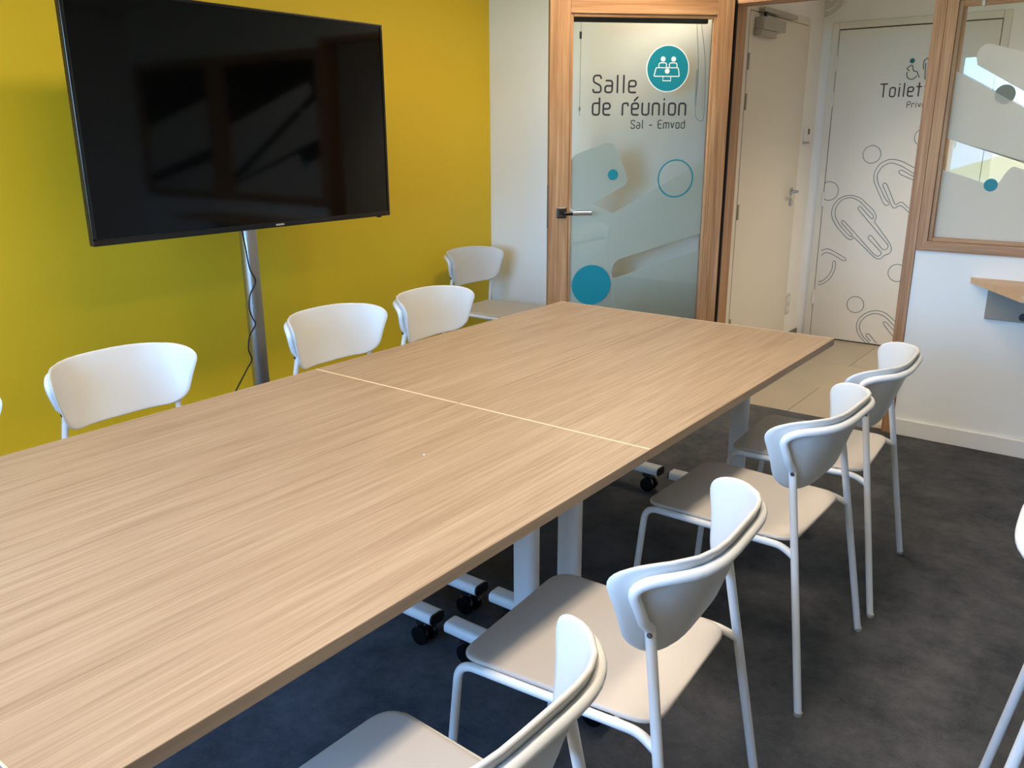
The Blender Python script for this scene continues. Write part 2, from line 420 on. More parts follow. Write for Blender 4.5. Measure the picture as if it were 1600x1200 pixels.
W1, (a0, a1, c0, c1) = inner_window(1, 1.168, 2.42, 'pine framed inner window with frosted bands beside the doorway')
def onw(root, yy=.0295):
    return lambda x, z: (x - root.location.x, yy, z - root.location.z)
def flat(poly, name, m, root, to3, r=0.0):
    p = rnd_path([Vector((*q,)) for q in poly], r, 8, True) if r else poly
    mb = MB(); mb.v = [to3(q[0], q[1]) for q in p]; mb.f = [tuple(range(len(p)))]
    return mb.build(name, m, root, 0, False)
t3 = onw(W1)
end_a = [(1.314, 1.736), (1.306, 1.760), (1.306, 1.785), (1.316, 1.808), (1.332, 1.821), (1.352, 1.823)]
flat(end_a + [(a1, 1.515), (a1, 1.125)], 'frosted_band', 'film', W1, t3)
flat([(a0, 1.716), (1.517, 1.556), (a1, 1.062), (a1, c0 + .11), (1.55, 1.332), (1.373, 1.385), (a0, 1.428)], 'frosted_band', 'film', W1, t3)
flat([(a0, c0), (a0, 1.290), (1.409, 1.235), (1.452, 1.226), (1.470, 1.244), (1.487, 1.282), (1.500, 1.301), (1.515, 1.309), (1.540, 1.302), (a1, c0 + .065), (a1, c0)], 'frosted_band', 'film', W1, t3)
tt = onw(W1, .0285)
d = MB(); disc(d, (1.436, 1.227), .028, tt); d.build('round_sticker', 'print_teal', W1, 0, False)
d = MB(); disc(d, (1.437, 1.612), .041, onw(W1, .0303)); d.build('round_sticker', 'grey_vinyl', W1, 0, False)
MB().bbox(2.421 - 1.168, -.006, 0, 2.539 - 1.168, .125, 2.05 - .92, .002).build('mullion_post', 'pine_z', W1)
W2, (a0, a1, c0, c1) = inner_window(2, 2.54, 3.66, 'pine framed inner window with frosted bands by the right wall')
t3 = onw(W2)
flat([(a0, 1.75), (a1, 1.50), (a1, 1.10), (a0, 1.35)], 'frosted_band', 'film', W2, t3)
flat([(a0, c0), (a0, 1.25), (a1, 1.02), (a1, c0)], 'frosted_band', 'film', W2, t3)

# ------------------------------------------------------------------ glazed meeting-room door, swung open into the room
D1 = struct(empty('door_1', (.193, 1.238, 0), math.radians(226)), 'pine door with full glass pane, frosted bands and teal discs, standing open')
DW, DT, DH = .94, .045, 2.105
SL, SR, GT, GB = .103, .087, 2.017, .16
def dbox(x0, z0, x1, z1, name, m, y0=-DT, y1=0.0, bev=.002): return MB().bbox(x0, y0, z0, x1, y1, z1, bev).build(name, m, D1)
dbox(0, .012, SR, DH, 'stile', 'pine_z'); dbox(DW - SL, .012, DW, DH, 'stile', 'pine_z')
dbox(SR, GT, DW - SL, DH, 'top_rail', 'pine_x'); dbox(SR, .012, DW - SL, GB, 'bottom_rail', 'pine_x')
bd = .016; g0, g1 = SR + bd, DW - SL - bd
for q, m in (((SR, GB, g0, GT), 'pine_z'), ((g1, GB, DW - SL, GT), 'pine_z'), ((g0, GT - bd, g1, GT), 'pine_x'), ((g0, GB, g1, GB + bd), 'pine_x')):
    dbox(q[0], q[1], q[2], q[3], 'glazing_bead', m, -DT + .008, -.008, .003)
MB().box(g0, -.026, GB + bd, g1, -.020, GT - bd).build('glass_pane', 'glass', D1, 0)
dl = lambda yy: (lambda x, z: (x, yy, z))
YFILM = -.0275
flat([(g1, 1.343), (.600, 1.420), (.505, 1.205), (.700, 1.105), (g1, 1.06)], 'frosted_film', 'film_door', D1, dl(YFILM), .045)
flat([(g1, 1.058), (.700, 1.103), (.592, 1.049), (g0, 1.318), (g0, .936), (.548, .808), (.572, .790), (.586, .760), (.590, .730), (.578, .706), (g0, .846), (g0, GB + bd), (g1, GB + bd)], 'frosted_film', 'film_door', D1, dl(YFILM))
YP = -.019
p3 = dl(YP)
dt3 = lambda gx, gz: (-gx, YP, gz)
x = MB(); disc(x, (.328, 1.767), .113, dl(-.0196)); x.build('disc_rim', 'print_white', D1, 0, False)
x = MB(); disc(x, (.328, 1.767), .108, p3); x.build('teal_disc', 'print_teal', D1, 0, False)
ic = lambda gx, gz: (.328 - gx, -.0184, 1.767 + gz)
x = MB(); pw = .0045
for hx, hz in ((-.027, .045), (.028, .045), (-.003, -.012)): disc(x, (hx, hz), .0125, ic, 20)
for cx in (-.028, .027): ribbon(x, rnd_path([(cx - .02, .006), (cx - .02, .027), (cx + .02, .027), (cx + .02, .006)], .014), pw, ic)
ribbon(x, rnd_path([(-.004, .004), (-.062, .004), (-.072, -.037), (.062, -.037), (.055, .004), (-.004, .004)], .006), pw, ic)
ribbon(x, [(-.022, -.037), (-.025, -.058), (.018, -.058), (.016, -.037)], pw, ic)
x.build('meeting_icon', 'print_white', D1, 0, False)
for s, xx, z, h, pen, wd, nm in (('Salle', .714, 1.652, .080, .0090, .222, 'lettering'), ('de réunion', .714, 1.544, .080, .0090, .490, 'lettering'), ('Sal - Emvod', .511, 1.478, .039, .0048, .286, 'lettering')):
    x = MB(); text(x, s, -xx, z, h, pen, dt3, width=wd); x.build(nm, 'print_dark', D1, 0, False)
for c, r in (((.598, 1.248), .027), ((.700, .675), .107)):
    x = MB(); disc(x, c, r, p3); x.build('teal_disc', 'print_teal', D1, 0, False)
x = MB(); ring(x, (.259, 1.225), .094, .007, p3); x.build('teal_ring', 'print_teal', D1, 0, False)
# lever handle
hx, hz = .873, 1.060
hp = MB().bbox(hx - .026, 0, hz - .027, hx + .026, .009, hz + .027, .006, 3).build('handle_plate', 'dark_chrome', D1)
lv = MB(); lv.tube(rnd_path([(hx, .006, hz), (hx, .05, hz), (hx - .05, .05, hz)], .02), .010, 14); lv.build('lever_neck', 'black_gloss', D1)
MB().bbox(hx - .150, .040, hz - .0095, hx - .045, .060, hz + .0095, .005, 3).build('lever', 'chrome', D1)
MB().bbox(DW - .0005, -.034, .98, DW + .003, -.011, 1.20, .001).build('lock_strip', 'dark_chrome', D1)
# roller blind cords on the far face of the door
MB().bbox(g0 + .02, -.05, GT - .036, g1 - .005, -.0285, GT - .006, .006, 3).build('blind_roller', 'shadow_gap', D1)
c = MB(); c.tube([(.776, -.04, GT - .03), (.777, -.04, 1.54)], .0012, 6); c.build('blind_cord', 'grey_metal', D1)
MB().lathe([(.003, 1.903), (.006, 1.906), (.006, 1.936), (.003, 1.938)], 'z', (.778, -.04, 0), 12).build('cord_stop', 'black_plastic', D1)
MB().lathe([(.002, 1.562), (.005, 1.566), (.005, 1.580), (.002, 1.584)], 'z', (.777, -.04, 0), 12).build('cord_stop', 'grey_metal', D1)
c = MB(); c.tube(smooth_path([(.18, -.04, 1.985), (.158, -.04, 1.76), (.162, -.04, 1.60), (.160, -.04, 1.54), (.136, -.04, 1.515), (.114, -.04, 1.545), (.123, -.04, 1.79), (.156, -.04, 1.985)]), .0014, 6); c.build('blind_chain', 'grey_metal', D1)
MB().lathe([(.003, 1.59), (.0045, 1.60), (.0045, 1.76), (.003, 1.765)], 'z', (.165, -.04, 0), 10).build('chain_weight', 'plastic', D1)
for z in (.25, 1.05, 1.85): MB().lathe([(.007, z), (.007, z + .09)], 'z', (-.003, -.052, 0), 14).build('hinge', 'dark_chrome', D1)

# ------------------------------------------------------------------ hallway beyond the doorway
HX0, HX1, HY = .02, 4.4, 3.13
fl = struct(MB().box(HX0 - .1, 1.3005, -.1, HX1, HY + .1, -.006).build('floor_hall', 'grout'), 'beige tiled hallway floor')
T = .60; tl = MB().bbox(0, 0, 0, T - .003, T - .003, .0055, .0012, 1)
first = None
for j in range(4):
    for i in range(8):
        x0 = .02 + i * T + (0.0 if j % 2 == 0 else -.3); y0 = 1.302 + j * T - .06
        lx0, lx1 = max(x0, HX0), min(x0 + T, HX1); ly0, ly1 = max(y0, 1.303), min(y0 + T, HY)
        if lx1 - lx0 < .05 or ly1 - ly0 < .02: continue
        if abs(lx1 - lx0 - T) < 1e-6 and abs(ly1 - ly0 - T) < 1e-6:
            if first is None: o = tl.build('tile', 'tile', fl); first = o
            else: o = first.copy(); COL.objects.link(o)
            o.location = (lx0, ly0, -.006)
        else:
            o = MB().bbox(0, 0, 0, lx1 - lx0 - .003, ly1 - ly0 - .003, .0055, .0012, 1).build('tile', 'tile', fl); o.location = (lx0, ly0, -.006)
struct(MB().box(HX0 - .1, YB, -.1, HX0, HY + .1, HC).build('wall_hall_left', 'white_paint'))
struct(MB().box(HX0, HY, -.1, HX1, HY + .1, HC).build('wall_hall_far', 'white_paint'))
struct(MB().box(HX1, YB, -.1, HX1 + .1, HY + .1, HC).build('wall_hall_right', 'white_paint'))
struct(MB().box(HX0 - .1, YB, HC, HX1 + .1, HY + .1, HC + .1).build('ceiling_hall', 'ceiling_white'))
struct(MB().bbox(HX0 + .0005, 2.84, -.001, HX0 + .012, HY - .002, .05, .002).build('baseboard_hall_left', 'plinth'))
struct(MB().box(XR, YF, 0, HX1 + .1, YB, HC).build('wall_hall_near', 'white_paint'))
# side door of the hallway
D2 = struct(empty('door_2', (HX0, 1.83, 0)), 'plain white door with a closer on the side of the hallway')
dy = .965
MB().bbox(.0005, -.055, -.001, .012, -.004, 2.16, .003).build('frame_bar', 'door_white', D2); MB().bbox(.0005, dy + .004, -.001, .012, dy + .040, 2.16, .003).build('frame_bar', 'door_white', D2)
MB().bbox(.0005, -.004, 2.118, .012, dy + .004, 2.16, .003).build('frame_bar', 'door_white', D2)
MB().box(.0004, -.004, 0, .002, dy + .004, 2.118).build('shadow_gap', 'shadow_gap', D2, 0)
MB().bbox(.002, 0, .004, .014, dy, 2.114, .002).build('leaf', 'door_white', D2)
for z in (1.80, 1.58, .95, .25):
    MB().lathe([(.007, z), (.007, z + .09)], 'z', (.017, .006, 0), 12).build('hinge', 'grey_metal', D2)
rz = 1.07; ry = dy - .062
MB().lathe([(.024, .014), (.026, .017), (.026, .021), (.022, .024)], 'x', (0, ry, rz), 24).build('handle_rose', 'chrome', D2)
l = MB(); l.tube(rnd_path([(.016, ry, rz), (.062, ry, rz), (.062, ry - .12, rz)], .018), .0095, 12); l.build('lever', 'chrome', D2)
MB().lathe([(.024, .014), (.026, .017), (.026, .021), (.022, .024)], 'x', (0, ry, rz - .075), 24).build('lock_rose', 'chrome', D2)
MB().bbox(.014, .065, 2.02, .075, .40, 2.085, .004).build('closer_body', 'grey_metal', D2)
MB().bbox(.014, .055, 1.985, .060, .30, 2.02, .003).build('closer_cover', 'grey_metal', D2)
MB().bbox(.012, .12, 2.118, .05, .66, 2.142, .003).build('closer_track', 'grey_metal', D2)
MB().bbox(.03, .15, 2.085, .045, .17, 2.118, .002).build('closer_spindle', 'black_plastic', D2)
# door to the toilets
D3 = struct(empty('door_3', (.136, HY, 0)), 'white toilet door printed with outlined figures')
dx = .965
for q in ((-.050, -.001, -.004, 2.16), (dx + .004, -.001, dx + .050, 2.16), (-.004, 2.115, dx + .004, 2.16)):
    MB().bbox(q[0], -.014, q[1], q[2], -.0005, q[3], .003).build('frame_bar', 'door_white', D3)
MB().box(-.004, -.002, 0, dx + .004, -.0004, 2.115).build('shadow_gap', 'shadow_gap', D3, 0)
MB().bbox(0, -.012, .008, dx, -.002, 2.108, .0015).build('leaf', 'door_white', D3)
for z in (1.85, 1.62, .95, .25): MB().lathe([(.007, z), (.007, z + .10)], 'z', (-.002, -.017, 0), 12).build('hinge', 'white_lacquer', D3)
FIG = [[(722,1220),(627,1268),(553,1282),(489,1252),(458,1192),(460,1135),(542,984),(565,971),(581,985)],[(727,1179),(625,1238),(555,1259),(504,1231),(477,1173),(489,1123),(553,1014),(576,992)],[(730,1159),(628,1212),(613,1202),(623,1183),(714,1146)],[(706,963),(652,1008),(620,975),(549,1116),(533,1125),(522,1110),(610,949),(652,986),(709,935)],
[(496,862),(509,892),(488,934),(386,1020),(320,1036),(247,1014),(203,952),(203,882),(244,815),(326,736),(356,726),(374,746)],
[(325,1018),(268,1005),(227,950),(225,890),(259,832),(340,754),(362,747),(360,763),(278,841),(279,858),(297,853),(521,637),(551,624),(570,651),(556,666),(465,749),(474,768),(492,762),(575,673),(602,680),(607,707),(382,939),(378,955),(393,961),(470,884),(488,877),(486,903),(381,999),(325,1018)],
[(496,862),(612,725),(632,685),(621,651),(587,639),(563,606),(526,616),(374,746)],
[(161,602),(190,629),(234,619),(317,577),(337,581),(330,597),(235,644),(196,656),(158,635)],[(162,387),(196,402),(242,443),(268,513),(267,561),(254,574),(246,560),(248,511),(224,458),(189,422),(160,410)],
[(720,181),(643,242),(578,253),(515,229),(468,181),(453,123),(474,63),(530,12)],[(717,150),(640,217),(574,232),(512,201),(478,148),(480,99),(512,50),(555,14)],[(564,26),(527,63),(536,81),(552,74),(607,16)],[(713,78),(633,164),(641,181),(658,172),(722,112)]]
w3 = lambda a, c: (a - .136, -.0128, c)
SHIFT = 0.0
for grp in (FIG[0:4], FIG[4:7], FIG[7:9], FIG[9:13]):
    x = MB()
    for pl in grp: ribbon(x, rnd_path([(a / 1000, c / 1000) for a, c in pl], .03, 5), .0042, w3)
    x.build('figure_outline', 'print_grey_green', D3, 0, False)
for cx, cz, r, a0_, a1_ in ((.430, 1.308, .058, 0, 2), (.170, 1.056, .064, -.68, .68), (.685, .525, .059, 0, 2), (.434, .275, .058, 0, 2), (.742, 1.420, .056, 0, 2)):
    x = MB(); ribbon(x, [(cx + r * math.cos(PI * (a0_ + (a1_ - a0_) * k / 40)), cz + r * math.sin(PI * (a0_ + (a1_ - a0_) * k / 40))) for k in range(41)], .0042, w3); x.build('figure_head', 'print_grey_green', D3, 0, False)
ICON = [[(604,1833),(586,1848),(611,1868),(620,1865),(628,1832),(650,1828),(668,1792)],[(592,1825),(591,1808),(602,1788),(622,1781),(640,1787),(651,1801)],[(730,1906),(700,1904),(686,1892),(685,1865),(688,1839)],[(697,1875),(703,1782),(716,1777)],[(758,1776),(763,1875)],[(730,1906),(760,1904),(774,1892),(777,1865),(774,1839)]]
x = MB()
for k, pl in enumerate(ICON): ribbon(x, (smooth_path if k == 1 else lambda p: rnd_path(p, .004))([(a / 1000, c / 1000) for a, c in pl]), .0062, w3)
x.build('toilet_icon', 'print_grey_green', D3, 0, False)
for c_pos in ((.615, 1.894), (.732, 1.930)):
    x = MB(); disc(x, c_pos, .0155, w3, 24); x.build('icon_head', 'print_green', D3, 0, False)
x = MB(); text(x, 'Toilettes', .438, 1.677, .080, .0085, w3, slant=.0, width=.40); x.build('lettering', 'print_brown', D3, 0, False)
x = MB(); text(x, 'Privezioù', .615, 1.607, .036, .0045, w3, width=.205); x.build('lettering', 'print_brown', D3, 0, False)
# small fittings of the hallway
th = tag(empty('thermostat', (HX0, 2.945, 1.44)), 'small white wall controller with grey screen beside the hallway door', 'thermostat')
MB().bbox(.0005, -.035, -.05, .022, .035, .045, .004, 3).build('housing', 'white_lacquer', th)
MB().bbox(.0222, -.005, .0, .0235, .028, .036, .0006, 1).build('display', 'print_grey_green', th)
MB().bbox(.0005, -.03, -.062, .03, .03, -.05, .003).build('bracket', 'grey_metal', th)
so = tag(empty('wall_socket', (HX0, 2.885, .27)), 'white double wall socket low beside the hallway door', 'socket')
MB().bbox(.0005, -.04, -.075, .010, .04, .075, .004, 3).build('plate', 'plastic', so)
for k in (-.036, .036):
    MB().lathe([(.022, .0102), (.022, .0112), (.019, .0114)], 'x', (0, 0, k), 24).build('outlet', 'white_lacquer', so)
co = tag(empty('conduit_coil', (HX0, HY - .012, 2.325)), 'coil of pale conduit tucked in the hallway corner above the doors', 'coil')
for r in (.045, .085, .130):
    c = MB(); c.tube([(.003 + r * math.cos(a), 0, r * math.sin(a)) for a in [(-.5 + k / 24) * PI for k in range(25)]], .010, 10); c.build('loop', 'white_lacquer', co)

# ------------------------------------------------------------------ ceiling lights
def ceiling_panel(x, y, power, label, group, z=HC, colr=WARM, sx=.29, sy=1.18, spread=180):
    t = tag(empty('ceiling_panel', (x, y, z)), label, 'ceiling light', group)
    h, g = sx / 2 + .012, sy / 2 + .012
    for q in ((-h, -g, h, -g + .014), (-h, g - .014, h, g), (-h, -g + .014, -h + .014, g - .014), (h - .014, -g + .014, h, g - .014)):
        MB().bbox(q[0], q[1], -.012, q[2], q[3], -.0005, .002).build('rim', 'white_lacquer', t)
    MB().box(-h + .014, -g + .014, -.006, h - .014, g - .014, -.001).build('diffuser', 'panel_glow', t, 0)
    l = bpy.data.lights.new('panel_light', 'AREA'); l.shape = 'RECTANGLE'; l.size = sx - .02; l.size_y = sy - .02; l.energy = power; l.color = colr; l.spread = math.radians(spread)
    o = bpy.data.objects.new('panel_light', l); COL.objects.link(o); o.parent = t; o.location = (0, 0, -.014)
    return t
for x_, y_, k_, sp_ in ((.02, .48, 1.6, 180), (.02, -1.50, 1.0, 180), (.02, -3.20, 1.0, 180), (1.38, -.85, 1.0, 120), (1.38, -2.50, 1.1, 125), (1.38, -3.95, .7, 130)):
    ceiling_panel(x_, y_, PANEL_W * k_, 'long white light panel on the ceiling over the meeting table', 'light panels over the table', spread=sp_)
ceiling_panel(1.7, 2.25, HALL_W, 'square white light panel on the hallway ceiling', None, sx=.5, sy=.5, spread=115)

# ------------------------------------------------------------------ tables: four folding tables pushed together
TL, TW, TZ = 1.397, .60, .74
def make_table():
    t = empty('folding_table')
    MB().bbox(0.0007, .0008, TZ - .025, TW - .0007, TL - .0008, TZ, .0012, 2).build('tabletop', 'oak', t)
    e = t.children[0]
    MB().box(.0004, .004, TZ - .0238, .0010, TL - .004, TZ - .0012).build('edge_band', 'oak_edge', e, 0)
    MB().box(TW - .0010, .004, TZ - .0238, TW - .0004, TL - .004, TZ - .0012).build('edge_band', 'oak_edge', e, 0)
    for y0, y1 in ((-.0001, .0026), (TL - .0026, TL + .0001)):
        MB().box(.0025, y0, TZ - .0022, TW - .0025, y1, TZ + .00025).build('edge_band', 'oak_end', e, 0)
    MB().bbox(TW / 2 - .03, .14, TZ - .075, TW / 2 + .03, TL - .14, TZ - .0255, .004).build('beam', 'steel_white', t)
    for y in (.118, TL - .088):
        # column: flat tube with rounded sides
        ol = rnd_path([Vector((TW / 2 - .034, y - .023)), Vector((TW / 2 + .034, y - .023)), Vector((TW / 2 + .034, y + .023)), Vector((TW / 2 - .034, y + .023))], .021, 6, True)
        MB().prism([(p.x, p.y) for p in ol], .112, TZ - .0255, 'xyz').build('column', 'steel_white', t)
        oy = rnd_path([Vector((y - .030, .078)), Vector((y + .030, .078)), Vector((y + .030, .114)), Vector((y - .030, .114))], .017, 6, True)
        ft = MB().prism([(p.x, p.y) for p in oy], .028, TW - .028, 'yzx').build('foot', 'steel_white', t)
        for x0, x1 in ((.022, .028), (TW - .028, TW - .022)):
            MB().prism([(y + (p.x - y) * .96, .096 + (p.y - .096) * .94) for p in oy], x0, x1, 'yzx').build('end_cap', 'black_plastic', ft)
        for x, sw in ((.085, .5), (TW - .085, -.3)):
            cs = MB(); cs.lathe([(.012, .060), (.021, .063), (.021, .078)], 'z', (x, y, 0), 16)
            cx, cy = x + .012 * math.cos(sw), y + .012 * math.sin(sw)
            cs.bbox(cx - .022, cy - .009, .028, cx + .014, cy + .009, .068, .005, 2)
            c = cs.build('caster', 'black_plastic', t)
            for k in (-1, 1):
                wv = MB(); wv.lathe([(.018, -.010), (.029, -.008), (.031, 0), (.029, .008), (.018, .010)], 'y', (cx, cy + k * .0195, .031), 22); wv.build('wheel', 'black_gloss', c)
    return t
tb = make_table()
YE = -.004   # far edge of the table block
spots = [((TW, -TL + YE, 0), 'pale oak folding table on the doorway side, beyond the cross seam'), ((0, -TL + YE, 0), 'pale oak folding table on the television side, beyond the cross seam by the glazed door'),
         ((TW, -2 * TL + YE, 0), 'pale oak folding table on the doorway side, before the cross seam'), ((0, -2 * TL + YE, 0), 'pale oak folding table on the television side, before the cross seam')]
for i, (loc, lab) in enumerate(spots):
    o = tb if i == 0 else copy_tree(tb)
    o.location = loc; tag(o, lab, 'table', 'joined meeting tables')
pc = MB(); pc.lathe([(.0008, 0), (.0028, .0003), (.0026, .0012), (.0008, .0018)], 'z', (0, 0, 0), 8)
o = pc.build('paper_crumb', 'print_white'); o.location = (.793, -1.749, TZ + .0002); tag(o, 'tiny white crumb lying on the oak tabletop', 'crumb')

# ------------------------------------------------------------------ chairs
SW, SWB, SZT, SDROP, SZB, SXC, SK4, STILT = .255, .1993, .7934, .0157, .5817, -.2219, 38.8, .340
def shell_x(y, z): return SXC + SK4 * y ** 4 - STILT * (z - .66)
def back_outline(inset=0.0, n=10):
    P = [(-SW, SZT - SDROP), (-SWB, SZB), (SWB, SZB), (SW, SZT - SDROP)]
    rad = (.0593, .0597, .0597, .0593); out_ = []
    for i in range(4):
        a, b_, c = Vector(P[i - 1]), Vector(P[i]), Vector(P[(i + 1) % 4]); u = (a - b_).normalized(); v = (c - b_).normalized(); r = rad[i]
        out_ += [(1 - t) ** 2 * (b_ + u * r) + 2 * t * (1 - t) * b_ + t * t * (b_ + v * r) for t in [k / n for k in range(n + 1)]]
        p, q = b_ + v * r, c - v * rad[(i + 1) % 4]
        m = 10 if i in (1, 3) else 3
        out_ += [p.lerp(q, k / m) for k in range(1, m)]
    res = []
    for p in out_:
        h = (p.y - SZB) / (SZT - SDROP - SZB); z = p.y + SDROP * (1 - (p.x / SW) ** 2) * max(0, min(1, h))
        res.append(Vector((p.x, z)))
    return res
def shell_mesh(scale=1.0, thick=.009):
    ol = back_outline(); n = len(ol); c = Vector((0, .685)); mb = MB()
    def surf(p, off):
        y, z = p.x, p.y; nx, ny, nz = 1.0, -4 * SK4 * y ** 3, STILT; L = math.sqrt(nx * nx + ny * ny + nz * nz)
        return (shell_x(y, z) + off * nx / L, y + off * ny / L, z + off * nz / L)
    rings = []
    for s, off in [(s, thick / 2 + .0015 * (1 - s)) for s in (.15, .35, .55, .75, .9, .97)] + [(.992, thick * .36), (1.0, 0), (.992, -thick * .36)] + [(s, -thick / 2) for s in (.97, .9, .75, .55, .35, .15)]:
        rings.append([surf(c + (p - c) * s, off) for p in ol])
    for r in rings: mb.v += r
    for i in range(len(rings) - 1):
        for k in range(n): mb.f.append((i * n + k, i * n + (k + 1) % n, (i + 1) * n + (k + 1) % n, (i + 1) * n + k))
    mb.f.append(tuple(range(n))[::-1]); mb.f.append(tuple((len(rings) - 1) * n + k for k in range(n)))
    return mb
RT = .0100
def leg_y(z): return .250 - .0945 * z
def leg_x(z): return -.272 + .150 * z
def make_chair():
    t = empty('meeting_chair')
    shell_mesh().build('backrest', 'plastic', t, 50)
    # seat pad
    hw = .204; P = [(.234, -hw), (.234, hw), (-.195, .190), (-.195, -.190)]
    ol = rnd_path([Vector(p) for p in P], .055, 8, True); pts = []
    for i, p in enumerate(ol):
        q = ol[(i + 1) % len(ol)]; m = max(1, int((q - p).length / .05))
        pts += [p.lerp(q, k / m) for k in range(m)]
    n = len(pts); c = Vector((.02, 0)); mb = MB()
    def zt(p):
        return .455 - .30 * max(0, p.x - .17) ** 2 * 10 * .35 - .006 * math.exp(-((p.x + .03) / .14) ** 2) * math.exp(-(p.y / .14) ** 2)
    rg = []
    for s, off in [(s, 0.0) for s in (.1, .3, .5, .7, .85, .95, .985)] + [(.997, -.0015), (1.0, -.0045), (.997, -.0085), (.985, -.010)] + [(s, -.010) for s in (.85, .5, .1)]:
        rg.append([((c + (p - c) * s).x, (c + (p - c) * s).y, zt(c + (p - c) * s) + off) for p in pts])
    for r in rg: mb.v += r
    for i in range(len(rg) - 1):
        for k in range(n): mb.f.append((i * n + k, i * n + (k + 1) % n, (i + 1) * n + (k + 1) % n, (i + 1) * n + k))
    mb.f.append(tuple(range(n))[::-1]); mb.f.append(tuple((len(rg) - 1) * n + k for k in range(n)))
    mb.build('seat', 'seat_plastic', t, 50)
    ZS = .645; inset = .017
    for s in (1, -1):
        # rear leg up to the screw
        MB().tube([(leg_x(z), s * leg_y(z), z) for z in (.006, .2, .42, ZS)], RT, 14).build('leg', 'steel_white', t)
        # front leg, bending into the side rail that meets the rear leg
        zr = .4370
        pth = rnd_path([(.262, s * .222, .006), (.226, s * .206, zr), (-.168, s * .199, zr), (leg_x(.420) + .002, s * (leg_y(.420) - .002), .420)], .040, 8)
        MB().tube(pth, RT * .95, 14).build('leg', 'steel_white', t)
        for gx, gy in ((leg_x(0), leg_y(0)), (.262, .222)):
            MB().lathe([(RT + .0004, 0.0), (RT + .0012, .002), (RT + .0012, .010), (RT + .0004, .012)], 'z', (gx, s * gy, 0), 14).build('foot_glide', 'grey_metal', t)
    # hoop behind the backrest
    def hoop_pt(y, z, back=.0132):
        nx, ny, nz = 1.0, -4 * SK4 * y ** 3, STILT; L = math.sqrt(nx * nx + ny * ny + nz * nz)
        return Vector((shell_x(y, z) - back * nx / L, y - back * ny / L, z - back * nz / L))
    sd = (SW - SWB) / (SZT - SDROP - SZB)
    def side_y(z): return SWB + (z - SZB) * sd - inset
    ztop = SZT - SDROP - .023
    P2 = [(-leg_y(ZS) - .002, ZS), (-side_y(ztop), ztop), (side_y(ztop), ztop), (leg_y(ZS) + .002, ZS)]
    pl = rnd_path([Vector(p) for p in P2], .045, 8)
    full = []
    for i in range(len(pl) - 1):
        m = max(1, int((pl[i + 1] - pl[i]).length / .02))
        full += [pl[i].lerp(pl[i + 1], k / m) for k in range(m)]
    full.append(pl[-1])
    hp = []
    for p in full:
        arch = SDROP * .8 * (1 - (p.x / SW) ** 2) * max(0, min(1, (p.y - ZS) / (ztop - ZS)))
        hp.append(hoop_pt(p.x, p.y + arch))
    tops = [Vector((leg_x(ZS), -leg_y(ZS), ZS)), Vector((leg_x(ZS), leg_y(ZS), ZS))]
    hp = [tops[0]] + hp[1:-1] + [tops[1]]
    MB().tube(hp, RT * 1.05, 14).build('back_frame', 'steel_white', t)
    for s in (1, -1):
        v = Vector((leg_x(.638), s * leg_y(.638), .638))
        MB().lathe([(.0040, s * .0080), (.0055, s * .0108), (.0045, s * .0122)], 'y', (v.x - .003, v.y, v.z), 12).build('screw', 'dark_chrome', t)
    MB().tube([(-.12, -.196, .4365), (-.12, .196, .4365)], RT * .8, 10).build('crossbar', 'steel_white', t)
    MB().tube([(.15, -.203, .4365), (.15, .203, .4365)], RT * .8, 10).build('crossbar', 'steel_white', t)
    return t
ch = make_chair()
CH = [(1.268, -.325, 183.5, 'white chair on the doorway side of the table, first from the doorway'),
      (1.269, -.902, 178.8, 'white chair on the doorway side of the table, second from the doorway'),
      (1.305, -1.764, 183.9, 'white chair on the doorway side of the table, third from the doorway'),
      (1.316, -2.385, 178.6, 'white chair on the doorway side of the table, fourth from the doorway'),
      (-.268, -.352, 4.0, 'white chair on the television side of the table, first from the glazed door'),
      (-.301, -.903, .6, 'white chair on the television side of the table, second from the glazed door'),
      (-.327, -1.772, 1.4, 'white chair on the television side of the table, third from the glazed door'),
      (-.320, -2.400, 0.0, 'white chair on the television side of the table, fourth from the glazed door'),
      (-1.021, .828, 1.5, 'white chair standing in the corner of the yellow and white walls'),
      (2.235, -1.35, 1.7, 'white chair standing apart, its back turned to the table')]
for i, (x, y, a, lab) in enumerate(CH):
    o = ch if i == 0 else copy_tree(ch)
    o.location = (x, y, 0); o.rotation_euler = (0, 0, math.radians(a)); tag(o, lab, 'chair', 'white meeting room chairs')

# ------------------------------------------------------------------ television on its floor stand
TVX = -.900; TY0, TY1, TZ0, TZ1 = -1.603, -.143, 1.080, 1.931
tv = tag(empty('television', (TVX, (TY0 + TY1) / 2, TZ0)), 'large black flat television switched off, before the yellow wall', 'television')
hw, hh = (TY1 - TY0) / 2, TZ1 - TZ0
MB().bbox(-.030, -hw, 0, -.004, hw, hh, .004).build('casing', 'black_plastic', tv)
MB().bbox(-.062, -hw * .72, .06, -.030, hw * .72, hh * .62, .012, 3).build('back_housing', 'black_plastic', tv)
bz = .013
for q in ((-hw, 0, hw, .022), (-hw, hh - bz, hw, hh), (-hw, .022, -hw + bz, hh - bz), (hw - bz, .022, hw, hh - bz)):
    MB().bbox(-.012, q[0], q[1], 0, q[2], q[3], .0035, 3).build('bezel', 'black_gloss', tv)
MB().box(-.004, -hw + bz, .022, -.003, hw - bz, hh - bz).build('screen', 'screen', tv, 0)
for q in ((-hw + bz - .002, .022, -hw + bz + .0005, hh - bz), (hw - bz - .0005, .022, hw - bz + .002, hh - bz), (-hw + bz, .0205, hw - bz, .0225)):
    MB().box(-.003, q[0], q[1], .0006, q[2], q[3]).build('trim_line', 'bezel_edge', tv, 0)
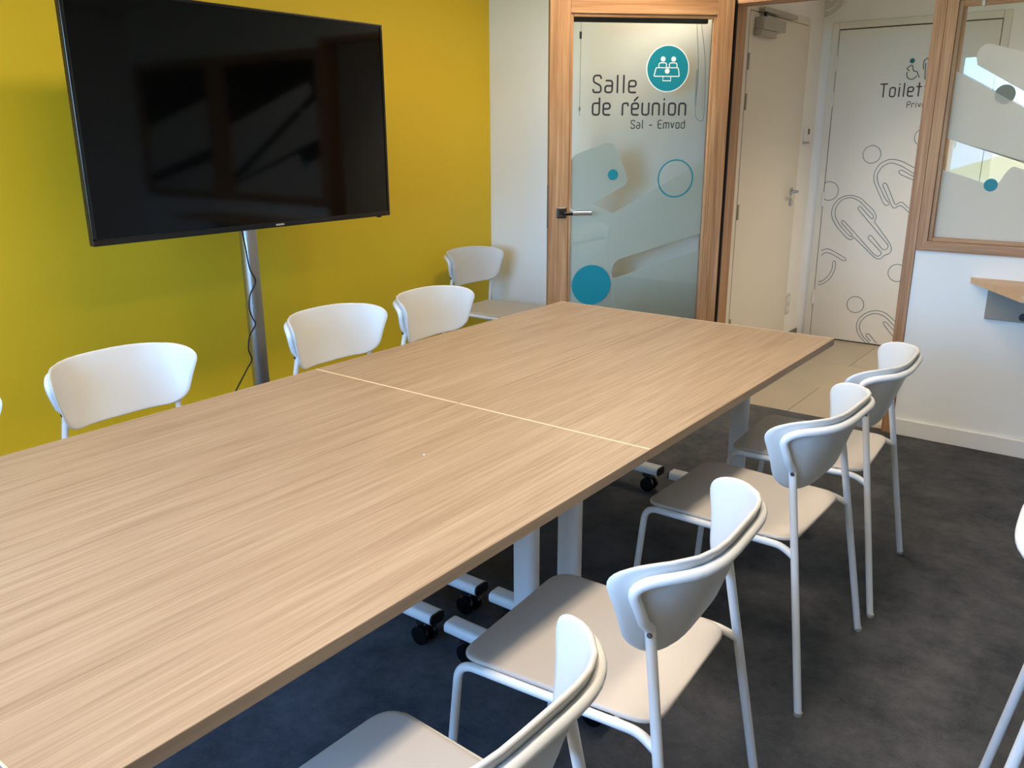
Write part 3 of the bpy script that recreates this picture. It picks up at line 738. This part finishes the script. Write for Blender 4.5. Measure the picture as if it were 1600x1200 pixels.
MB().bbox(-.001, .055, .007, .0008, .098, .014, .0003, 1).build('logo_plate', 'grey_metal', tv)
MB().bbox(-.018, hw - .075, -.006, -.004, hw - .055, .001, .001).build('sensor', 'black_gloss', tv)
st = tag(empty('television_stand', (-1.025, -.872, 0)), 'brushed steel floor pole carrying the television', 'television stand')
MB().lathe([(.036, .014), (.036, 1.70)], 'z', (0, 0, 0), 32).build('pole', 'pole_steel', st)
MB().bbox(-.30, -.36, 0, .22, .36, .014, .004).build('base_plate', 'black_plastic', st)
MB().bbox(.025, -.20, .36 + TZ0 - .15, .0625, .20, .36 + TZ0 + .15, .004).build('wall_bracket', 'black_plastic', st)
cd_ = [(-929,1085),(-920,1005),(-908,909),(-885,853),(-917,800),(-929,746),(-918,699),(-905,666),(-939,624),(-952,567),(-941,516),(-968,481),(-1029,406)]
path = [(-.984, y / 1000, z / 1000) for y, z in cd_] + [(-1.05, -1.12, .22), (-1.20, -1.22, .06), (-1.33, -1.30, .012), (-1.375, -1.50, .012)]
k = MB(); k.tube(smooth_path([(-.975, -.93, 1.20)] + path, 6), .0032, 8); o = k.build('power_cord', 'black_plastic'); tag(o, 'thin black power cord hanging in bends along the television pole', 'cord')

# ------------------------------------------------------------------ wall shelf by the inner window
sh = tag(empty('wall_shelf', (1.418, YF, .815)), 'pale oak shelf with a slanted end on the wall below the inner window', 'shelf')
MB().prism([(0, -.0005), (.255, -.40), (1.25, -.40), (1.25, -.0005)], -.027, 0, 'xyz').build('board', 'oak_shelf', sh, 20)
MB().bbox(.080, -.022, -.182, 1.20, -.0005, -.0272, .002).build('batten', 'grey_wood', sh)
k = MB(); k.lathe([(.014, -.040), (.016, -.036), (.016, -.024), (.010, -.022)], 'y', (.235, 0, -.155), 18); k.build('bolt', 'black_plastic', sh)

# ------------------------------------------------------------------ outside, seen mirrored in the panes
struct(MB().box(-30, -60, -.40, 30, YN - .2, -.3).build('ground_outside', 'grass'))
hs = tag(empty('house', (-8.2, -42, -.3)), 'white rendered house with slate roof far outside the window', 'house')
MB().box(-3.4, -4, 0, 3.4, 3, 3.0).build('wall', 'render_white', hs, 0)
MB().prism([(-3.8, 2.9), (3.8, 2.9), (0, 5.0)], -4.3, 3.3, 'xzy').build('roof', 'roof_slate', hs, 0)
for x_ in (-1.6, 1.6): MB().box(x_ - .5, 2.99, 1.0, x_ + .5, 3.03, 2.1).build('window', 'black_gloss', hs, 0)
bk = MB().prism([(-1.2, 0), (6.5, 0), (6.5, 2.0), (4.0, 1.7)], -3, 0, 'xzy').build('grass_bank', 'grass', None, 0)
bk.location = (-4.6, -33, -.3); tag(bk, 'sloping yellow green grass bank outside the window', 'grass bank')
